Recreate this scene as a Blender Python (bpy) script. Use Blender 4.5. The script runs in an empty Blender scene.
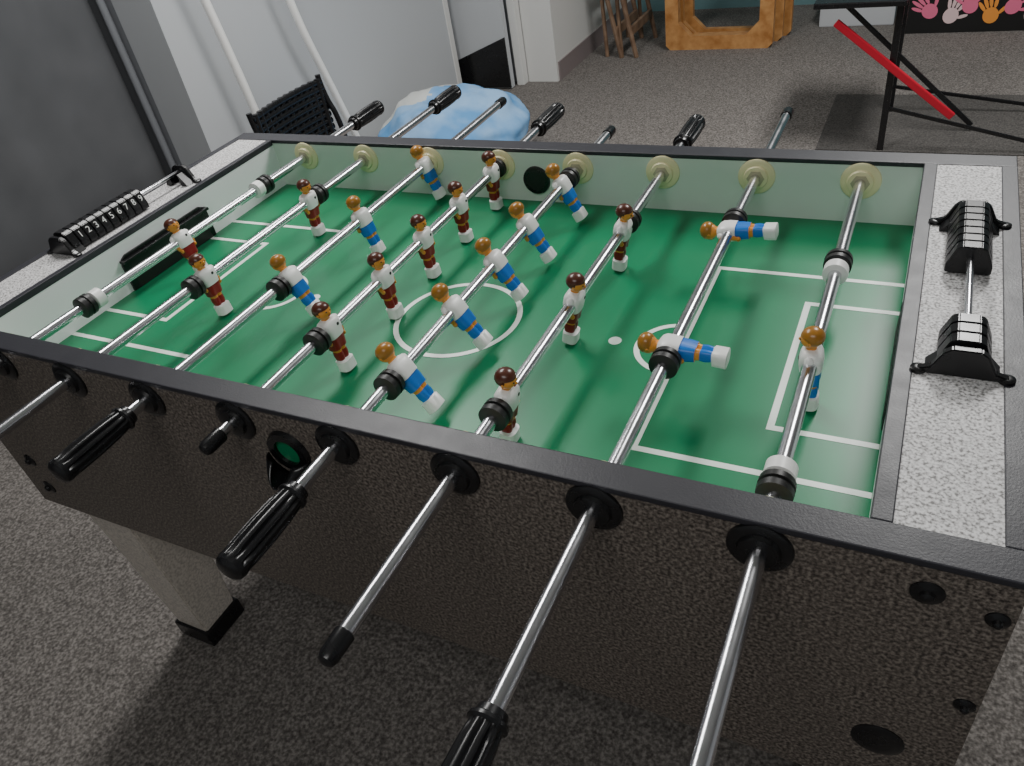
import bpy, bmesh, math, random
from mathutils import Vector, Matrix, noise as mnoise
random.seed(4)
col=bpy.context.scene.collection
S=0.15; HF=-.067; HR=.031; FL=-.829
# ---------------------------------------------------------------- materials
def mat(name,c,rough=.5,metal=0,spec=.5,noise=None,bump=0,bscale=300,coat=0,sheen=0,rv=.06):
    m=bpy.data.materials.new(name);m.use_nodes=True;nt=m.node_tree;b=nt.nodes['Principled BSDF']
    b.inputs['Base Color'].default_value=(*c,1);b.inputs['Roughness'].default_value=rough
    b.inputs['Metallic'].default_value=metal;b.inputs['Specular IOR Level'].default_value=spec
    b.inputs['Coat Weight'].default_value=coat;b.inputs['Coat Roughness'].default_value=.15
    tc=nt.nodes.new('ShaderNodeTexCoord')
    if noise:
        scale,stops,detail=noise
        n=nt.nodes.new('ShaderNodeTexNoise');n.inputs['Scale'].default_value=scale;n.inputs['Detail'].default_value=detail
        nt.links.new(tc.outputs['Object'],n.inputs['Vector'])
        r=nt.nodes.new('ShaderNodeValToRGB');nt.links.new(n.outputs['Fac'],r.inputs[0])
        els=r.color_ramp.elements
        while len(els)<len(stops): els.new(.5)
        for e,(p,cc) in zip(els,stops): e.position=p;e.color=(*cc,1)
        nt.links.new(r.outputs[0],b.inputs['Base Color'])
    else:
        n=nt.nodes.new('ShaderNodeTexNoise');n.inputs['Scale'].default_value=40
        nt.links.new(tc.outputs['Object'],n.inputs['Vector'])
        mr=nt.nodes.new('ShaderNodeMapRange');mr.inputs[3].default_value=max(rough-rv,.02);mr.inputs[4].default_value=min(rough+rv,1)
        nt.links.new(n.outputs['Fac'],mr.inputs[0]);nt.links.new(mr.outputs[0],b.inputs['Roughness'])
    if bump:
        n2=nt.nodes.new('ShaderNodeTexNoise');n2.inputs['Scale'].default_value=bscale;n2.inputs['Detail'].default_value=3
        nt.links.new(tc.outputs['Object'],n2.inputs['Vector'])
        bp=nt.nodes.new('ShaderNodeBump');bp.inputs['Strength'].default_value=bump;bp.inputs['Distance'].default_value=.002
        nt.links.new(n2.outputs['Fac'],bp.inputs['Height']);nt.links.new(bp.outputs[0],b.inputs['Normal'])
    return m
def g(v): return (v,v,v)
M_chrome=mat('chrome_steel',(.7,.7,.73),.22,1)
M_black=mat('black_plastic',(.008,.008,.009),.28)
M_rubber=mat('black_rubber',(.01,.01,.01),.45)
M_rail=mat('rail_laminate',(.026,.026,.033),.42,bump=.1,bscale=500)
M_side=mat('dark_speckled_laminate',g(.1),.45,noise=(280,[(.34,(.033,.027,.023)),(.5,(.125,.105,.09)),(.66,(.27,.235,.2))],3),bump=.12,bscale=280)
M_gray=mat('gray_speckled_laminate',g(.5),.55,noise=(330,[(.35,(.16,.155,.15)),(.47,(.5,.49,.49)),(.6,(.74,.73,.73))],3))
M_leg=mat('leg_laminate',g(.5),.45,noise=(200,[(.3,(.46,.41,.36)),(.6,(.72,.66,.59))],3))
M_green=mat('pitch_green',(.002,.2,.08),.36,spec=.42,rv=.0)
M_line=mat('pitch_line_white',(.88,.94,.88),.35)
M_inner=mat('inner_wall_green_reflection',(.66,.76,.68),.35)  # white wall with the pitch's green reflection put into its colour
M_innerw=mat('inner_wall_white',(.93,.94,.95),.4)
M_cream=mat('cream_bearing',(.82,.77,.46),.4)
M_creamd=mat('cream_bushing',(.45,.42,.27),.45)
M_white=mat('white_plastic',(.88,.88,.86),.35)
M_skin=mat('figure_skin',(.78,.31,.045),.32)
M_blond=mat('figure_hair_blond',(.36,.16,.022),.3)
M_brown=mat('figure_hair_brown',(.085,.025,.014),.3)
M_blue=mat('figure_blue',(.01,.17,.62),.32)
M_red=mat('figure_red',(.26,.008,.012),.32)
M_wall=mat('wall_paint',(.5,.52,.54),.7,bump=.05,bscale=60)
M_walld=mat('wall_paint_shaded',(.22,.23,.25),.7,bump=.05,bscale=60)  # darker copy of the wall paint, shade of the return face in its colour
M_trimw=mat('trim_paint',(.68,.68,.66),.6)
M_teal=mat('teal_paint',(.16,.3,.32),.7)
M_base=mat('baseboard_vinyl',(.24,.2,.2),.5)
M_carpet=mat('carpet',g(.2),.95,noise=(150,[(.3,(.06,.053,.048)),(.5,(.152,.138,.127)),(.68,(.285,.262,.243))],6),bump=.5,bscale=220)
M_carpetshadow=mat('carpet_shadow',g(.03),.95,noise=(150,[(.3,(.03,.028,.026)),(.7,(.115,.107,.1))],5),bump=.4,bscale=200)  # darkened carpet tone, carries the shadow under the black stand
M_curtain=mat('curtain_cloth',(.1,.103,.11),.8,noise=(5,[(.3,(.075,.078,.084)),(.7,(.1,.103,.11))],2))
M_tube=mat('white_enamel_tube',(.95,.95,.93),.3)
M_wood=mat('honey_wood',(.5,.25,.08),.4,noise=(18,[(.3,(.36,.15,.04)),(.7,(.6,.32,.12))],5))
M_wood2=mat('brown_wood',(.2,.12,.07),.5,noise=(18,[(.3,(.13,.075,.045)),(.7,(.26,.17,.11))],5))
M_redm=mat('red_enamel',(.5,.01,.03),.35)
M_bagb=mat('bag_blue',(.2,.42,.75),.7,noise=(5,[(.4,(.1,.31,.62)),(.6,(.28,.48,.74))],4),bump=.3,bscale=30)
M_bagw=mat('bag_cream',(.6,.62,.6),.7,bump=.3,bscale=30)
M_ceil=mat('ceiling_tile',(.7,.7,.68),.8)
M_pink=mat('print_pink',(.75,.16,.28),.6);M_or=mat('print_orange',(.8,.3,.05),.6);M_pale=mat('print_pale',(.75,.55,.55),.6)
# ---------------------------------------------------------------- helpers
def empty(name,loc=(0,0,0)):
    o=bpy.data.objects.new(name,None);o.location=loc;o.empty_display_size=.05;col.objects.link(o);return o
def link(name,me,mats,par=None,smooth=False):
    o=bpy.data.objects.new(name,me);col.objects.link(o)
    for m in (mats if isinstance(mats,(list,tuple)) else [mats]): me.materials.append(m)
    if smooth:
        for p in me.polygons:p.use_smooth=True
        try: me.set_sharp_from_angle(angle=math.radians(38))
        except Exception: pass
    if par:
        o.parent=par;o.matrix_parent_inverse=Matrix.Translation(-Vector(par.location))
    return o
def box(name,lo,hi,m,par=None,bev=0,rot=None):
    bm=bmesh.new();bmesh.ops.create_cube(bm,size=1)
    lo=Vector(lo);hi=Vector(hi);c=(lo+hi)/2;d=hi-lo
    for v in bm.verts: v.co=Vector((v.co.x*d.x,v.co.y*d.y,v.co.z*d.z))
    if bev: bmesh.ops.bevel(bm,geom=bm.edges[:],offset=bev,segments=2,affect='EDGES',profile=.6)
    if rot: bmesh.ops.rotate(bm,verts=bm.verts,matrix=rot)
    bmesh.ops.translate(bm,verts=bm.verts,vec=c)
    me=bpy.data.meshes.new(name);bm.to_mesh(me);bm.free();return link(name,me,m,par)
def frame(d):
    d=Vector(d).normalized();a=Vector((0,0,1)) if abs(d.z)<.9 else Vector((1,0,0))
    u=d.cross(a).normalized();return d,u,d.cross(u).normalized()
def lathe_bm(bm,o,d,prof,seg=24,flute=None,mi=0):
    d,u,w=frame(d);o=Vector(o);rings=[]
    for (t,r) in prof:
        ring=[]
        for i in range(seg):
            a=2*math.pi*i/seg;rr=r
            if flute and flute[0]<=t<=flute[1]: rr=r*(1-.2*(0.5-0.5*math.cos(a*flute[2]))**3)
            ring.append(bm.verts.new(o+d*t+(u*math.cos(a)+w*math.sin(a))*rr))
        rings.append(ring)
    fs=[]
    for a,b in zip(rings,rings[1:]):
        for i in range(seg): fs.append(bm.faces.new((a[i],a[(i+1)%seg],b[(i+1)%seg],b[i])))
    fs.append(bm.faces.new(rings[0][::-1]));fs.append(bm.faces.new(rings[-1]))
    for f in fs:f.material_index=mi
def lathe(name,o,d,prof,m,par=None,seg=24,flute=None):
    bm=bmesh.new();lathe_bm(bm,o,d,prof,seg,flute);bmesh.ops.recalc_face_normals(bm,faces=bm.faces[:])
    me=bpy.data.meshes.new(name);bm.to_mesh(me);bm.free();return link(name,me,m,par,True)
def rod(name,a,b,r,m,par=None,seg=20):
    a=Vector(a);b=Vector(b);return lathe(name,a,b-a,[(0,r*.85),(.001,r),((b-a).length-.001,r),((b-a).length,r*.85)],m,par,seg)
def tube(name,pts,r,m,par=None):
    cu=bpy.data.curves.new(name,'CURVE');cu.dimensions='3D';cu.bevel_depth=r;cu.bevel_resolution=5;cu.use_fill_caps=True
    sp=cu.splines.new('NURBS');sp.points.add(len(pts)-1);sp.order_u=3;sp.use_endpoint_u=True;sp.resolution_u=8
    for p,q in zip(sp.points,pts):p.co=(*q,1)
    ob=bpy.data.objects.new(name+'_c',cu);col.objects.link(ob)
    dg=bpy.context.evaluated_depsgraph_get();dg.update();me=bpy.data.meshes.new_from_object(ob.evaluated_get(dg));bpy.data.objects.remove(ob)
    me.materials.clear();return link(name,me,m,par,True)
def poly(name,pts,d,m,par=None,bev=0):
    """extrude polygon pts by vector d"""
    bm=bmesh.new();vs=[bm.verts.new(p) for p in pts];f=bm.faces.new(vs)
    r=bmesh.ops.extrude_face_region(bm,geom=[f]);bmesh.ops.translate(bm,verts=[v for v in r['geom'] if isinstance(v,bmesh.types.BMVert)],vec=d)
    bmesh.ops.recalc_face_normals(bm,faces=bm.faces[:])
    if bev: bmesh.ops.bevel(bm,geom=bm.edges[:],offset=bev,segments=2,affect='EDGES')
    me=bpy.data.meshes.new(name);bm.to_mesh(me);bm.free();return link(name,me,m,par)
# ================================================================ FOOSBALL TABLE
T=empty('foosball_table')
X0,X1=-.036,1.39;Y1=.752;YN=.030;YF=.72
PB=-.345
# side panels (near one built around the ball serving hole)
hx,hz=.669,-.031
for i,(a,b) in enumerate([((X0,.0,PB),(hx-.017,YN,.026)),((hx+.017,0,PB),(X1,YN,.026)),((hx-.017,0,PB),(hx+.017,YN,hz-.017)),((hx-.017,0,hz+.017),(hx+.017,YN,.026))]):
    box('near_panel_%d'%i,a,b,M_side,T)
box('far_panel',(X0,YF+.004,PB),(X1,Y1,.026),M_side,T)
box('end_panel_right',(X1-.018,YN,PB),(X1,YF+.004,.024),M_side,T)
box('end_panel_left',(X0,YN,PB),(X0+.018,YF+.004,.024),M_side,T)
box('cabinet_bottom',(X0+.02,YN,PB+.01),(X1-.02,YF,PB+.022),M_side,T)
# black rails
box('rail_near',(X0-.002,-.0015,.024),(X1+.002,YN+.001,HR),M_rail,T,.0015)
box('rail_far',(X0-.002,YF-.001,.024),(X1+.002,Y1+.002,HR),M_rail,T,.0015)
box('rail_right_inner',(1.279,YN+.001,.02),(1.296,YF-.001,HR),M_rail,T,.0012)
box('rail_right_outer',(1.373,YN+.001,.02),(X1+.002,YF-.001,HR),M_rail,T,.0012)
box('rail_left_inner',(.056,YN+.001,.02),(.068,YF-.001,HR),M_rail,T,.0012)
box('rail_left_outer',(X0-.002,YN+.001,.02),(-.022,YF-.001,HR),M_rail,T,.0012)
box('end_top_right',(1.2955,YN+.001,.015),(1.3735,YF-.001,HR-.0012),M_gray,T)
box('end_top_left',(-.0225,YN+.001,.015),(.0565,YF-.001,HR-.0012),M_gray,T)
# interior
box('pitch',(.05,.02,HF-.01),(1.3,.73,HF),M_green,T)
box('inner_wall_far',(.06,YF-.0005,HF),(1.285,YF+.005,.024),M_inner,T)
box('inner_wall_near',(.06,YN-.004,HF),(1.285,YN+.0006,.0235),M_inner,T)
box('inner_wall_left',(.05,YN,HF),(.067,YF,.0205),M_innerw,T)
box('inner_wall_right',(1.281,YN,HF),(1.292,YF,.0205),M_innerw,T)
# pitch markings
def strip(n,x0,y0,x1,y1,dz=0): box(n,(min(x0,x1),min(y0,y1),HF-.001),(max(x0,x1),max(y0,y1),HF+.0004+dz),M_line,T)
def arc(n,cx,cy,r,a0,a1,w=.0075,seg=48):
    bm=bmesh.new();vi=[];vo=[]
    for i in range(seg+1):
        a=a0+(a1-a0)*i/seg
        vi.append(bm.verts.new((cx+(r-w/2)*math.cos(a),cy+(r-w/2)*math.sin(a),HF+.0005)));vo.append(bm.verts.new((cx+(r+w/2)*math.cos(a),cy+(r+w/2)*math.sin(a),HF+.0005)))
    for i in range(seg): bm.faces.new((vi[i],vo[i],vo[i+1],vi[i+1]))
    me=bpy.data.meshes.new(n);bm.to_mesh(me);bm.free();link(n,me,M_line,T)
w=.008;cy=.345;mx=.69
def boxline(n,xa,xb,y0,y1):
    s=1 if xb>xa else -1
    strip(n+'_front',xa,y0+w+.0001,xa+s*w,y1-w-.0001);strip(n+'_a',xa,y0,xb,y0+w);strip(n+'_b',xa,y1-w,xb,y1)
boxline('penalty_right',1.030,1.2805,.147,.553);boxline('goalarea_right',1.165,1.2805,.220,.484)
boxline('penalty_left',2*mx-1.030,.068,.147,.553);boxline('goalarea_left',2*mx-1.165,.068,.220,.484)
arc('centre_circle',.702,.34,.093,0,2*math.pi,.008)
arc('arc_right',1.03,.342,.052,math.pi/2,1.5*math.pi);arc('arc_left',.348,.342,.052,-math.pi/2,math.pi/2)
for n,x in (('spot_right',.946),('spot_left',.434)):
    lathe(n,(x,.340,HF-.001),(0,0,1),[(0,.0088),(.0015,.0088)],M_line,T)
# goal left + right
for n,x,sx,y0,y1,zt in (('goal_left',.067,1,.285,.495,-.002),('goal_right',1.281,-1,.25,.45,-.022)):
    outer=[(y0,HF+.0006),(y0,zt-.016),(y0+.004,zt-.005),(y0+.014,zt),(y1-.014,zt),(y1-.004,zt-.005),(y1,zt-.016),(y1,HF+.0006)]
    th=.005 if sx>0 else .0015
    poly(n+'_frame',[(x,y,z) for y,z in outer],(sx*th,0,0),M_black,T,.0005)
    poly(n+'_mouth',[(x+sx*(th+.0002),y0+.012,HF+.001),(x+sx*(th+.0002),y0+.012,zt-.014),(x+sx*(th+.0002),y1-.012,zt-.014),(x+sx*(th+.0002),y1-.012,HF+.001)],(sx*.0004,0,0),M_rubber,T)
    if sx>0: box(n+'_lip',(x,y0,zt-.011),(x+.013,y1,zt-.006),M_black,T,.001)
# ball serving hole far (inner) + near cup
lathe('serve_ring_far',(.668,YF-.0006,-.026),(0,-1,0),[(0,.026),(.004,.025),(.005,.020)],M_black,T,32)
lathe('serve_recess_far',(.668,YF-.004,-.026),(0,-1,0),[(0,.018),(.002,.018)],M_rubber,T,24)
lathe('serve_liner',(hx,.02,hz),(0,-1,0),[(0,.019),(.0215,.019)],M_green,T,24)
bm=bmesh.new();N=28
for k in range(N):   # ring with open centre
    a0=2*math.pi*k/N;a1=2*math.pi*(k+1)/N
    def P(a,r,y):return bm.verts.new((hx+r*math.cos(a),y,hz+r*math.sin(a)))
    for (r0,ya,r1,yb) in ((.018,-.001,.018,-.006),(.018,-.006,.028,-.006),(.028,-.006,.03,0)):
        bm.faces.new((P(a0,r0,ya),P(a0,r1,yb),P(a1,r1,yb),P(a1,r0,ya)))
bmesh.ops.remove_doubles(bm,verts=bm.verts,dist=1e-5)
me=bpy.data.meshes.new('serve_ring_near');bm.to_mesh(me);bm.free();link('serve_ring_near',me,M_black,T,True)
bm=bmesh.new();NA,NB=16,6;gr=[]
for i in range(NA+1):   # scoop cup, lower half
    a=math.pi+math.pi*i/NA;row=[]
    for j in range(NB+1):
        t=j/NB*math.pi/2
        row.append(bm.verts.new((hx+.031*math.cos(a)*math.cos(t*.7),-.006-.036*math.sin(t)*(.35+.65*abs(math.sin(a))),hz-.006+.03*math.sin(a)*(1-.35*math.sin(t)))))
    gr.append(row)
for i in range(NA):
    for j in range(NB): bm.faces.new((gr[i][j],gr[i+1][j],gr[i+1][j+1],gr[i][j+1]))
me=bpy.data.meshes.new('serve_cup');bm.to_mesh(me);bm.free();o=link('serve_cup',me,M_black,T,True)
md=o.modifiers.new('s','SOLIDIFY');md.thickness=.002
# bolts and caps on near panel
for i,(x,z,r) in enumerate([(1.328,-.006,.013),(1.378,-.018,.009),(1.379,-.143,.009),(1.323,-.243,.024),(.016,-.297,.014),(.017,-.232,.013),(-.02,-.15,.009)]):
    lathe('cap_%d'%i,(x,0.0005,z),(0,-1,0),[(0,r),(.002,r*.97),(.0035,r*.6),(.004,r*.45),(.007,r*.4),(.0085,r*.2)] if i!=3 else [(0,r),(.002,r),(.004,r*.8),(.0045,r*.5)],M_black,T)
# legs
def leg(n,x,y):
    bm=bmesh.new();zt,zb=PB+.06,FL+.035
    vs=[]
    for z,e in ((zt,.066),(zb,.043)):
        vs.append([bm.verts.new((x+sx*e,y+sy*e,z)) for sx,sy in ((-1,-1),(1,-1),(1,1),(-1,1))])
    for i in range(4): bm.faces.new((vs[0][i],vs[1][i],vs[1][(i+1)%4],vs[0][(i+1)%4]))
    bm.faces.new(vs[0]);bm.faces.new(vs[1][::-1]);bmesh.ops.recalc_face_normals(bm,faces=bm.faces[:])
    bmesh.ops.bevel(bm,geom=bm.edges[:],offset=.003,segments=2,affect='EDGES')
    me=bpy.data.meshes.new(n);bm.to_mesh(me);bm.free();link(n,me,M_leg,T)
    box(n+'_foot',(x-.05,y-.05,FL),(x+.05,y+.05,FL+.045),M_black,T,.004)
for i,(x,y) in enumerate(((.031,.100),(1.32,.105),(.033,.645),(1.32,.645))): leg('leg_%d'%i,x,y)
# ---------------------------------------------------------------- players
def player_mesh(name,team,hair):
    bm=bmesh.new();N=32
    # z, hd(x), hw(y), xoff, pinch, mat
    sec=[(-.0640,.0080,.0100,.002,0,4),(-.0635,.0092,.0112,.002,0,4),(-.0485,.0090,.0110,.0015,0,4),(-.0470,.0066,.0085,.0,.3,4),
         (-.0467,.0064,.0082,.0,.35,3),(-.0400,.0074,.0092,0,.35,3),(-.0337,.0068,.0088,0,.35,3),(-.0335,.0064,.0084,0,.35,1),(-.0285,.0070,.0094,0,.35,1),
         (-.0283,.0084,.0116,0,.3,2),(-.0180,.0092,.0128,0,.2,2),(-.0105,.0092,.0128,0,0,2),(-.0103,.0104,.0138,0,0,0),(.0,.0112,.0146,0,0,0),(.0090,.0106,.0150,0,0,0),
         (.0135,.0086,.0135,0,0,0),(.0160,.0060,.0085,0,0,0),(.0165,.0050,.0052,0,0,1),(.0200,.0048,.0050,0,0,1)]
    rings=[]
    for (z,hd,hw,xo,pi_,m) in sec:
        ring=[];hd*=1.12;hw*=1.1
        for i in range(N):
            a=2*math.pi*i/N;c,s_=math.cos(a),math.sin(a);e=2/3.2
            x=math.copysign(abs(c)**e,c)*hd;y=math.copysign(abs(s_)**e,s_)*hw
            x*=1-pi_*math.exp(-(y/.0025)**2)
            ring.append(bm.verts.new((x+xo,y,z)))
        rings.append((ring,m))
    for (a,m),(b,_) in zip(rings,rings[1:]):
        for i in range(N):
            f=bm.faces.new((a[i],a[(i+1)%N],b[(i+1)%N],b[i]));f.material_index=m;f.smooth=True
    f=bm.faces.new(rings[0][0][::-1]);f.material_index=4
    def sph(c,r,mi,u=16,v=12):
        ret=bmesh.ops.create_uvsphere(bm,u_segments=u,v_segments=v,radius=1)
        vs=ret['verts']
        for q in vs: q.co=Vector((c[0]+q.co.x*r[0],c[1]+q.co.y*r[1],c[2]+q.co.z*r[2]))
        for q in vs:
            for f in q.link_faces:f.material_index=mi;f.smooth=True
        return vs
    hc=(.0005,0,.0285)
    vs=sph(hc,(.0112,.0108,.0115),1,20,16)
    hv=sph((-.0012,0,.0308),(.0126,.0126,.0108),5,20,16)
    for q in hv:   # hair stays off the face: pull the fringe back
        if q.co.x>.002 and q.co.z<.031: q.co.x=.002+(q.co.x-.002)*.15
        if q.co.z<.0235: q.co.z=.0235+(q.co.z-.0235)*.3
    sph((.0118,0,.0268),(.0018,.0014,.0022),1,8,6)
    for sy in(-1,1):
        sph((.0104,sy*.0037,.0292),(.0012,.0013,.0010),6,8,6)
        sph((.0005,sy*.0112,.0275),(.0020,.0014,.0026),1,8,6)
    sph((.0106,0,.0228),(.0011,.0026,.0006),2,8,6)
    # chest badge
    sph((.0122,.0055,.006),(.0006,.0024,.0024),6,10,6)
    for sy in(-1,1):
        def seg(a,b,r0,r1,mi):
            a=Vector(a);b=Vector(b);L=(b-a).length
            lathe_bm(bm,a,b-a,[(-r0*.6,r0*.5),(0,r0),(L,r1),(L+r1*.6,r1*.5)],12,None,mi)
        seg((0,sy*.0150,.0105),(.0008,sy*.0182,-.001),.0050,.0045,0)
        seg((.0008,sy*.0182,-.0015),(.004,sy*.0160,-.0120),.0038,.0031,1)
        sph((.005,sy*.0152,-.0145),(.0037,.0028,.0038),1,10,8)
    for f in bm.faces:f.smooth=True
    me=bpy.data.meshes.new(name);bm.to_mesh(me);bm.free()
    for m in (M_white,M_skin,team,team,M_white,hair,M_rubber):me.materials.append(m)
    try: me.set_sharp_from_angle(angle=math.radians(50))
    except Exception: pass
    return me
ME_blue=player_mesh('player_blue',M_blue,M_blond);ME_red=player_mesh('player_red',M_red,M_brown)
def player(team,i,y,t,n):
    o=bpy.data.objects.new('figure_%s_%d_%d'%(team,i,n),ME_blue if team=='blue' else ME_red);col.objects.link(o)
    o.location=(S*i,y,0);t=math.radians(t);o.rotation_euler=(0,t,math.pi) if team=='blue' else (0,-t,0);o.parent=T
def bumper(i,y,k,white=None):
    lathe('bumper_%d_%d'%(i,k),(S*i,y-.011,0),(0,1,0),[(0,.0125),(.002,.0168),(.0088,.0172),(.0095,.0150),(.0125,.0150),(.0132,.0172),(.020,.0168),(.022,.0125)],M_rubber,T,28)
    if white: lathe('collar_%d_%d'%(i,k),(S*i,y+white-.009,0),(0,1,0),[(0,.011),(.0015,.0150),(.0165,.0150),(.018,.011)],M_white,T,24)
blueY={3:[(.697,22),(.486,18),(.292,30)],5:[(.648,30),(.508,32),(.396,34),(.272,38),(.136,38)],7:[(.540,96),(.256,88)],8:[(.270,4)]}
redY={1:[(.360,16)],2:[(.532,-2),(.264,6)],4:[(.680,-2),(.558,0),(.440,2),(.322,4),(.190,6)],6:[(.518,-10),(.325,-12),(.122,-8)]}
for team,D in (('blue',blueY),('red',redY)):
    for i,L in D.items():
        for n,(y,t) in enumerate(L): player(team,i,y,t,n)
for i,L in {**blueY,**redY}.items():
    if i in (1,8): continue
    bumper(i,L[0][0]+.029,0);bumper(i,L[-1][0]-.029,1)
bumper(8,.478,0,-.022);bumper(8,.070,1,.022);bumper(1,.585,0,-.022);bumper(1,.150,1,.022)
# ---------------------------------------------------------------- rods, bearings, handles
def handle(i,y,s):  # y = rod side, s direction
    pr=[(0,.0095),(.001,.0125),(.007,.0135),(.009,.0165),(.012,.0168),(.014,.0140),(.018,.0145),(.03,.0158),(.06,.0168),(.085,.0165),(.096,.0158),(.102,.0165),(.107,.0155),(.110,.0120),(.111,.004)]
    lathe('handle_%d'%i,(S*i,y,0),(0,s,0),pr,M_black,T,80,(.0175,.0965,10))
spec={1:(-.21,.99),2:(-.21,1.09),3:(-.10,1.035),4:(-.036,.98),5:(-.14,.885),6:(-.216,.92),7:(-.29,.990),8:(-.36,.775)}
for i,(a,b) in spec.items():
    lathe('rod_%d'%i,(S*i,a,0),(0,1,0),[(0,.007),(.001,.0080),(b-a-.001,.0080),(b-a,.007)],M_chrome,T,28)
    for n,y,dr,m in (('near_out',0.0003,-1,M_black),('far_in',YF-.0004,-1,M_cream),('near_in',YN+.0005,1,M_cream),('far_out',Y1,1,M_black)):
        lathe('bearing_%s_%d'%(n,i),(S*i,y,0),(0,dr,0),[(0,.0285),(.003,.028),(.0045,.0255),(.005,.019),(.009,.0175),(.0095,.0135),(.0100,.010)],m,T,36)
        if m is M_cream:
            lathe('bushing_%s_%d'%(n,i),(S*i,y,0),(0,dr,0),[(.0,.0135),(.0108,.0135),(.0114,.0095)],M_creamd,T,6)
handle(3,-.030,-1);handle(5,-.070,-1);handle(7,-.212,-1);handle(8,-.275,-1)
handle(1,.885,1);handle(2,.985,1);handle(4,.880,1);handle(6,.826,1)
for i,y,s in ((1,-.21,-1),(2,-.21,-1),(4,-.030,-1),(6,-.200,-1),(3,1.015,1),(5,.868,1),(7,.970,1)):
    lathe('rod_tip_%d'%i,(S*i,y-(s*.004),0),(0,s,0),[(0,.0088),(.001,.0098),(.024,.0094),(.029,.0075),(.031,.003)],M_black,T,24)
# ---------------------------------------------------------------- score counters
def counter(tag,cx,ya,yb,nfar,nnear,th,digits,hw):
    z0=HR-.0005;zc=z0+.021
    rod('score_rod_'+tag,(cx,ya,zc),(cx,yb,zc),.0036,M_chrome,T)
    for n,y,s in (('a',ya,1),('b',yb,-1)):
        pts=[(-hw,0),(-hw,.004),(-.028,.008),(-.019,.026),(-.012,.031),(.012,.031),(.019,.026),(.028,.008),(hw,.004),(hw,0)]
        poly('score_bracket_%s_%s'%(tag,n),[(cx+p,y-.004,z0+q) for p,q in pts],(0,.008,0),M_black,T,.0012)
        for e in (-1,1):
            lathe('score_foot_%s_%s%d'%(tag,n,e),(cx+e*hw*.93,y,z0),(0,0,1),[(0,.0075),(.003,.0075),(.004,.0055),(.0045,.0035)],M_black,T,18)
            poly('score_rib_%s_%s%d'%(tag,n,e),[(cx+e*.012,y,z0+.022),(cx+e*hw*.8,y,z0),(cx+e*.012,y,z0)],(0,s*.022,0),M_black,T)
    ys=[ya+.006+k*th for k in range(nnear)]+[yb-.006-(k+1)*th for k in range(nfar)]
    for k,y in enumerate(ys):
        pts=[(-.023,.002),(-.023,.012),(-.015,.032),(-.009,.035),(.009,.035),(.015,.032),(.023,.012),(.023,.002)]
        poly('score_bead_%s_%d'%(tag,k),[(cx+p,y+.001,z0+q) for p,q in pts],(0,th-.0018,0),M_black,T,.0009)
        if digits and k<len(digits) and digits[k]!=' ':
            cu=bpy.data.curves.new('d','FONT');cu.body=digits[k];cu.size=.0155;cu.align_x='CENTER';cu.align_y='CENTER';cu.extrude=.0002
            ob=bpy.data.objects.new('d',cu);col.objects.link(ob);dg=bpy.context.evaluated_depsgraph_get();dg.update()
            me=bpy.data.meshes.new_from_object(ob.evaluated_get(dg));bpy.data.objects.remove(ob)
            an=math.atan2(.020,.008);cc=math.cos(an);ss=math.sin(an)
            up=Vector((-cc,0,ss));nr=Vector((ss,0,cc));X=Vector((0,1,0))
            Mx=Matrix(((X.x,up.x,nr.x,0),(X.y,up.y,nr.y,0),(X.z,up.z,nr.z,0),(0,0,0,1)))
            me.transform(Mx);me.transform(Matrix.Translation((cx+.0194,y+th/2,z0+.0222)));me.materials.clear()
            link('score_digit_%s_%d'%(tag,k),me,M_white,T)
counter('right',1.338,.238,.545,7,3,.0165,None,.040)
counter('left',.016,.235,.520,0,10,.0168,[' ','1','2','3','4','5','6','7','8','9'],.036)
# ================================================================ ROOM
box('floor',(-3.2,-2.2,FL-.05),(4,5.2,FL),M_carpet)
box('ceiling',(-3.2,-2.2,1.65),(4,5.2,1.7),M_ceil)
box('wall_left',(-1.30,1.55,FL),(-1.11,3.38,1.65),M_wall)
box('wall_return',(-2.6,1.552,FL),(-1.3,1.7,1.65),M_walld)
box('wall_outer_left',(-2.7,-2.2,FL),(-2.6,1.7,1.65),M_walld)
box('wall_alcove',(-1.30,3.62,FL),(-.78,3.7,1.65),M_wall)
box('wall_far_left',(-.79,3.62,FL),(-.60,5.1,1.65),M_trimw)
box('wall_far',(-.6,5.0,FL),(4,5.1,1.65),M_teal)
box('wall_right',(3.9,-2.2,FL),(4,5.0,1.65),M_wall)
box('wall_near',(-2.6,-2.2,FL),(3.9,-2.1,1.65),M_wall)
box('baseboard_far_left',(-.60,3.64,FL),(-.592,5.0,FL+.10),M_base)
box('trim_1',(-1.16,3.375,FL),(-1.105,3.42,1.6),M_trimw,None,.004)
box('trim_2',(-.83,3.56,FL),(-.785,3.619,1.6),M_trimw,None,.004)
D=empty('door_1')
box('door_leaf',(-1.29,3.50,FL+.005),(-.835,3.54,1.6),M_wall,D)
poly('dark_trapezoid',[(-1.25,3.492,FL+.01),(-.836,3.492,FL+.01),(-.836,3.492,FL+.28),(-1.25,3.492,FL+.13)],(0,.008,0),M_black,D)  # dark trapezoid low on the door, slanted top edge
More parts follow.
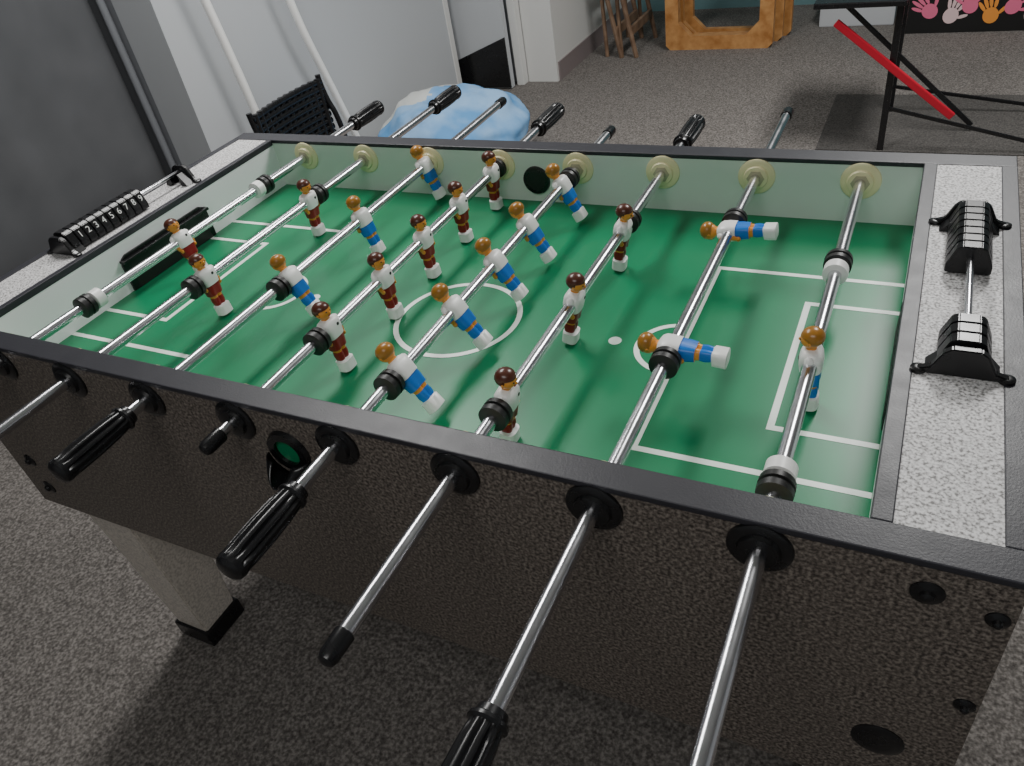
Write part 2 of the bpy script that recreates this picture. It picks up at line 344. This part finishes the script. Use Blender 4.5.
# curtain
bm=bmesh.new();rows=[]
NY=140
for j in range(NY+1):
    y=-1.6+3.1*j/NY
    x=-1.36+.009*math.sin(y*13)+.005*math.sin(y*31+1)
    rows.append([bm.verts.new((x+.004*math.sin(y*9+z),y,z)) for z in (FL+.02,-.4,.2,.8,1.5)])
for a,b in zip(rows,rows[1:]):
    for k in range(4): bm.faces.new((a[k],b[k],b[k+1],a[k+1]))
me=bpy.data.meshes.new('curtain');bm.to_mesh(me);bm.free();o=link('curtain',me,M_curtain,None,True);o.modifiers.new('s','SOLIDIFY').thickness=.004
rod('pipe',(-1.33,1.53,FL),(-1.33,1.53,1.65),.014,M_walld)
# white tube frame standing against the wall
F=empty('clothes_rack')
tube('tube_left',[(-1.02,1.78,FL+.01),(-1.02,1.76,-.4),(-1.02,1.70,.1),(-1.02,1.64,.5),(-1.02,1.68,.85),(-1.02,1.8,.9),(-1.02,2.0,.9),(-1.02,2.12,.85),(-1.02,2.09,.5),(-1.02,2.10,0),(-1.02,2.24,-.45),(-1.02,2.34,FL+.01)],.016,M_tube,F)
tube('tube_foot',[(-1.02,1.70,FL+.016),(-1.02,2.0,FL+.016),(-1.02,2.44,FL+.016)],.016,M_tube,F)
# black folded chair leaning at the wall
C=empty('folding_chair')
bx=-.90
for k in range(11):
    z=-.55+.026*k
    tube('back_slat_%d'%k,[(bx-.02,1.62,z),(bx-.045+.0,1.825,z+.008),(bx-.02,2.04,z)],.0125,M_black,C)
for k in range(12):
    y=1.64+k*.0345;dx=-.022*(1-((y-1.83)/.2)**2)
    rod('back_rib_%d'%k,(bx-.016+dx,y,-.56),(bx-.016+dx,y,-.275),.012,M_black,C)
for y in (1.62,2.04):
    tube('back_post_%d'%int(y*10),[(bx+.05,y,FL+.005),(bx+.03,y,-.45),(bx-.02,y,-.35),(bx-.025,y,-.265)],.011,M_black,C)
    tube('rear_leg_%d'%int(y*10),[(bx-.07,y,FL+.005),(bx-.03,y,-.7),(bx+.02,y,-.5)],.011,M_black,C)
box('seat',(bx-.01,1.64,FL+.06),(bx+.012,2.02,-.58),M_black,C,.008)
# bean bag
bm=bmesh.new();bmesh.ops.create_uvsphere(bm,u_segments=80,v_segments=48,radius=1)
for v in bm.verts:
    p=v.co.copy();a=math.atan2(p.y,p.x)
    fold=.05*mnoise.noise(Vector((p.x*2.3,p.y*2.3,p.z*3)))+.045*(abs(mnoise.noise(Vector((p.x*4+p.z*3,p.y*4,3))))-.2)
    r=1+1.4*fold
    v.co=Vector((-.64+p.x*.35*r,2.50+p.y*.33*r,max(FL+.001,FL+.155+p.z*.18*(1+.06*math.sin(a*3)+2.6*fold))))
for f in bm.faces:
    c=f.calc_center_median();u=(c.x+.64)/.34-.5*(c.y-2.5)/.33+.18*math.sin(c.y*14+c.x*6)
    f.material_index=1 if (u<-.35) else 0
me=bpy.data.meshes.new('bean_bag');bm.to_mesh(me);bm.free();link('bean_bag',me,[M_bagb,M_bagw],None,True)
# octagonal wooden frames
W=empty('wooden_frame')
def oframe(n,x0,x1,z0,z1,y,b,th,ch):
    bm=bmesh.new()
    def octo(x0,x1,z0,z1,c): return [(x0+c,z0),(x1-c,z0),(x1,z0+c),(x1,z1-c),(x1-c,z1),(x0+c,z1),(x0,z1-c),(x0,z0+c)]
    A=octo(x0,x1,z0,z1,ch*.35);B=octo(x0+b,x1-b,z0+b,z1-b,ch)
    r=[[bm.verts.new((p[0],yy,p[1])) for p in P] for P,yy in ((A,y),(B,y),(B,y+th),(A,y+th))]
    for k in range(4):
        a=r[k];c=r[(k+1)%4]
        for i in range(8): bm.faces.new((a[i],a[(i+1)%8],c[(i+1)%8],c[i]))
    bmesh.ops.recalc_face_normals(bm,faces=bm.faces[:])
    me=bpy.data.meshes.new(n);bm.to_mesh(me);bm.free();link(n,me,M_wood,W)
oframe('frame_front',-.13,.47,FL,FL+.62,4.14,.075,.05,.07)
oframe('frame_mid',-.11,.50,FL,FL+.62,4.26,.05,.04,.07)
oframe('frame_back',-.08,.53,FL,FL+.60,4.36,.05,.04,.07)
for x in (-.10,.43): box('frame_spacer_%d'%(x>0),(x-.02,4.19,FL+.05),(x+.02,4.42,FL+.09),M_wood,W)
# folded wooden chairs
K=empty('folding_wooden_chair')
for k in range(2):
    ox=-.50+.09*k
    for y in (4.02,4.40):
        rod('leg_a_%d_%d'%(k,int(y*10)),(ox+.14,y,FL),(ox-.04,y,FL+.85),.014,M_wood2,K,8)
        rod('leg_b_%d_%d'%(k,int(y*10)),(ox+.04,y+.03,FL),(ox+.02,y+.03,FL+.6),.012,M_wood2,K,8)
    for z in (.12,.38,.55,.75): box('slat_%d_%d'%(k,int(z*100)),(ox+.14-.18*z/.85-.01,4.02,FL+z),(ox+.14-.18*z/.85+.008,4.40,FL+z+.05),M_wood2,K,.003)
# black folding stand with red brace
B=empty('folding_table')
box('table_top',(.85,2.74,-.282),(1.16,3.3,-.262),M_black,B,.004)
box('leg_1',(1.128,2.788,FL),(1.152,2.812,-.28),M_black,B,.003)
box('leg_2',(1.128,3.20,FL),(1.152,3.224,-.28),M_black,B,.003)
def bar(n,a,b,wd,m,par):
    a=Vector(a);b=Vector(b);d=(b-a);L=d.length;q=d.to_track_quat('X','Z').to_matrix()
    o=box(n,(-L/2,-wd*.35,-wd/2),(L/2,wd*.35,wd/2),m,None,.003);o.data.transform(q.to_4x4());o.data.transform(Matrix.Translation((a+b)/2));o.parent=par
bar('brace_red',(.93,2.77,-.335),(1.37,2.77,-.68),.026,M_redm,B)
bar('brace_black',(.90,3.0,-.30),(1.45,3.0,-.80),.018,M_black,B)
bar('foot_bar',(1.14,2.80,-.66),(1.75,2.80,FL+.02),.014,M_black,B)
bar('foot_bar2',(1.14,3.21,-.72),(1.75,3.21,FL+.02),.014,M_black,B)
box('stand_shadow',(.90,2.78,FL),(2.6,3.41,FL+.004),M_carpetshadow)  # thin dark sheet painting the black stand's shadow on the carpet
SB=empty('storage_box');box('body',(.66,4.5,FL),(1.05,4.8,FL+.12),M_wall,SB,.006);box('lid',(.65,4.49,FL+.12),(1.06,4.81,FL+.14),M_white,SB,.005)
# handprint display board
PBd=empty('handprint_board')
box('board',(1.10,4.33,FL),(2.3,4.36,FL+.7),M_rubber,PBd)
def hand(n,x,z,s,rot,m,k=0):
    bm=bmesh.new()
    def blob(cx,cz,rx,rz,ang):
        vs=[]
        for i in range(18):
            a=2*math.pi*i/18;px=rx*math.cos(a);pz=rz*math.sin(a)
            X=cx+px*math.cos(ang)-pz*math.sin(ang);Z=cz+px*math.sin(ang)+pz*math.cos(ang)
            vs.append(bm.verts.new((x+s*(X*math.cos(rot)-Z*math.sin(rot)),4.329-.001*k-.0001*len(bm.faces),z+s*(X*math.sin(rot)+Z*math.cos(rot)))))
        bm.faces.new(vs)
    blob(0,0,.42,.46,0)
    for cx,cz,l,an in ((-.36,.62,.34,.35),(-.13,.80,.40,.1),(.13,.80,.38,-.1),(.37,.62,.30,-.35),(.62,.12,.30,-1.0)): blob(cx,cz,.10,l,an)
    me=bpy.data.meshes.new(n);bm.to_mesh(me);bm.free();link(n,me,m,PBd)
for k,(x,z,r,m) in enumerate([(1.22,-.72,.9,M_pink),(1.32,-.745,-.3,M_pale),(1.40,-.70,.6,M_pink),(1.50,-.75,.3,M_or),(1.59,-.71,-.5,M_pink),(1.68,-.75,-.2,M_pale),(1.30,-.62,.1,M_or),(1.46,-.6,-.2,M_pale),(1.62,-.6,.2,M_pink)]): hand('hand_%d'%k,x,z,.085,r,m,k)
# ================================================================ LIGHTS
def area(n,loc,sx,sy,e,c=(1,.97,.92)):
    L=bpy.data.lights.new(n,'AREA');L.shape='RECTANGLE';L.size=sx;L.size_y=sy;L.energy=e;L.color=c
    o=bpy.data.objects.new(n,L);o.location=loc;col.objects.link(o)
    H=box(n+'_housing',(loc[0]-sx/2-.02,loc[1]-sy/2-.02,loc[2]+.01),(loc[0]+sx/2+.02,loc[1]+sy/2+.02,1.65),M_white)
area('ceiling_light_a',(1.45,2.35,1.6),.4,1.1,60,(1,.99,.97))
area('ceiling_light_b',(-.25,1.2,1.6),.4,1.1,40,(1,.99,.97))
area('fill_light_c',(1.2,-1.0,1.6),1.2,.4,14,(1,.99,.97))  # added fill and housing behind the camera, brightens faces turned to it
wd=bpy.data.worlds.new('w');bpy.context.scene.world=wd;wd.use_nodes=True;wd.node_tree.nodes['Background'].inputs[0].default_value=(.5,.5,.52,1);wd.node_tree.nodes['Background'].inputs[1].default_value=.3
# ================================================================ CAMERA
cd=bpy.data.cameras.new('camera');cd.sensor_fit='HORIZONTAL';cd.sensor_width=36;cd.lens=765.838*36/1024;cd.clip_start=.02
co=bpy.data.objects.new('camera',cd);co.location=(1.26314,-.44088,.53746);co.rotation_euler=(.90382,.14918,.44363);col.objects.link(co);bpy.context.scene.camera=co
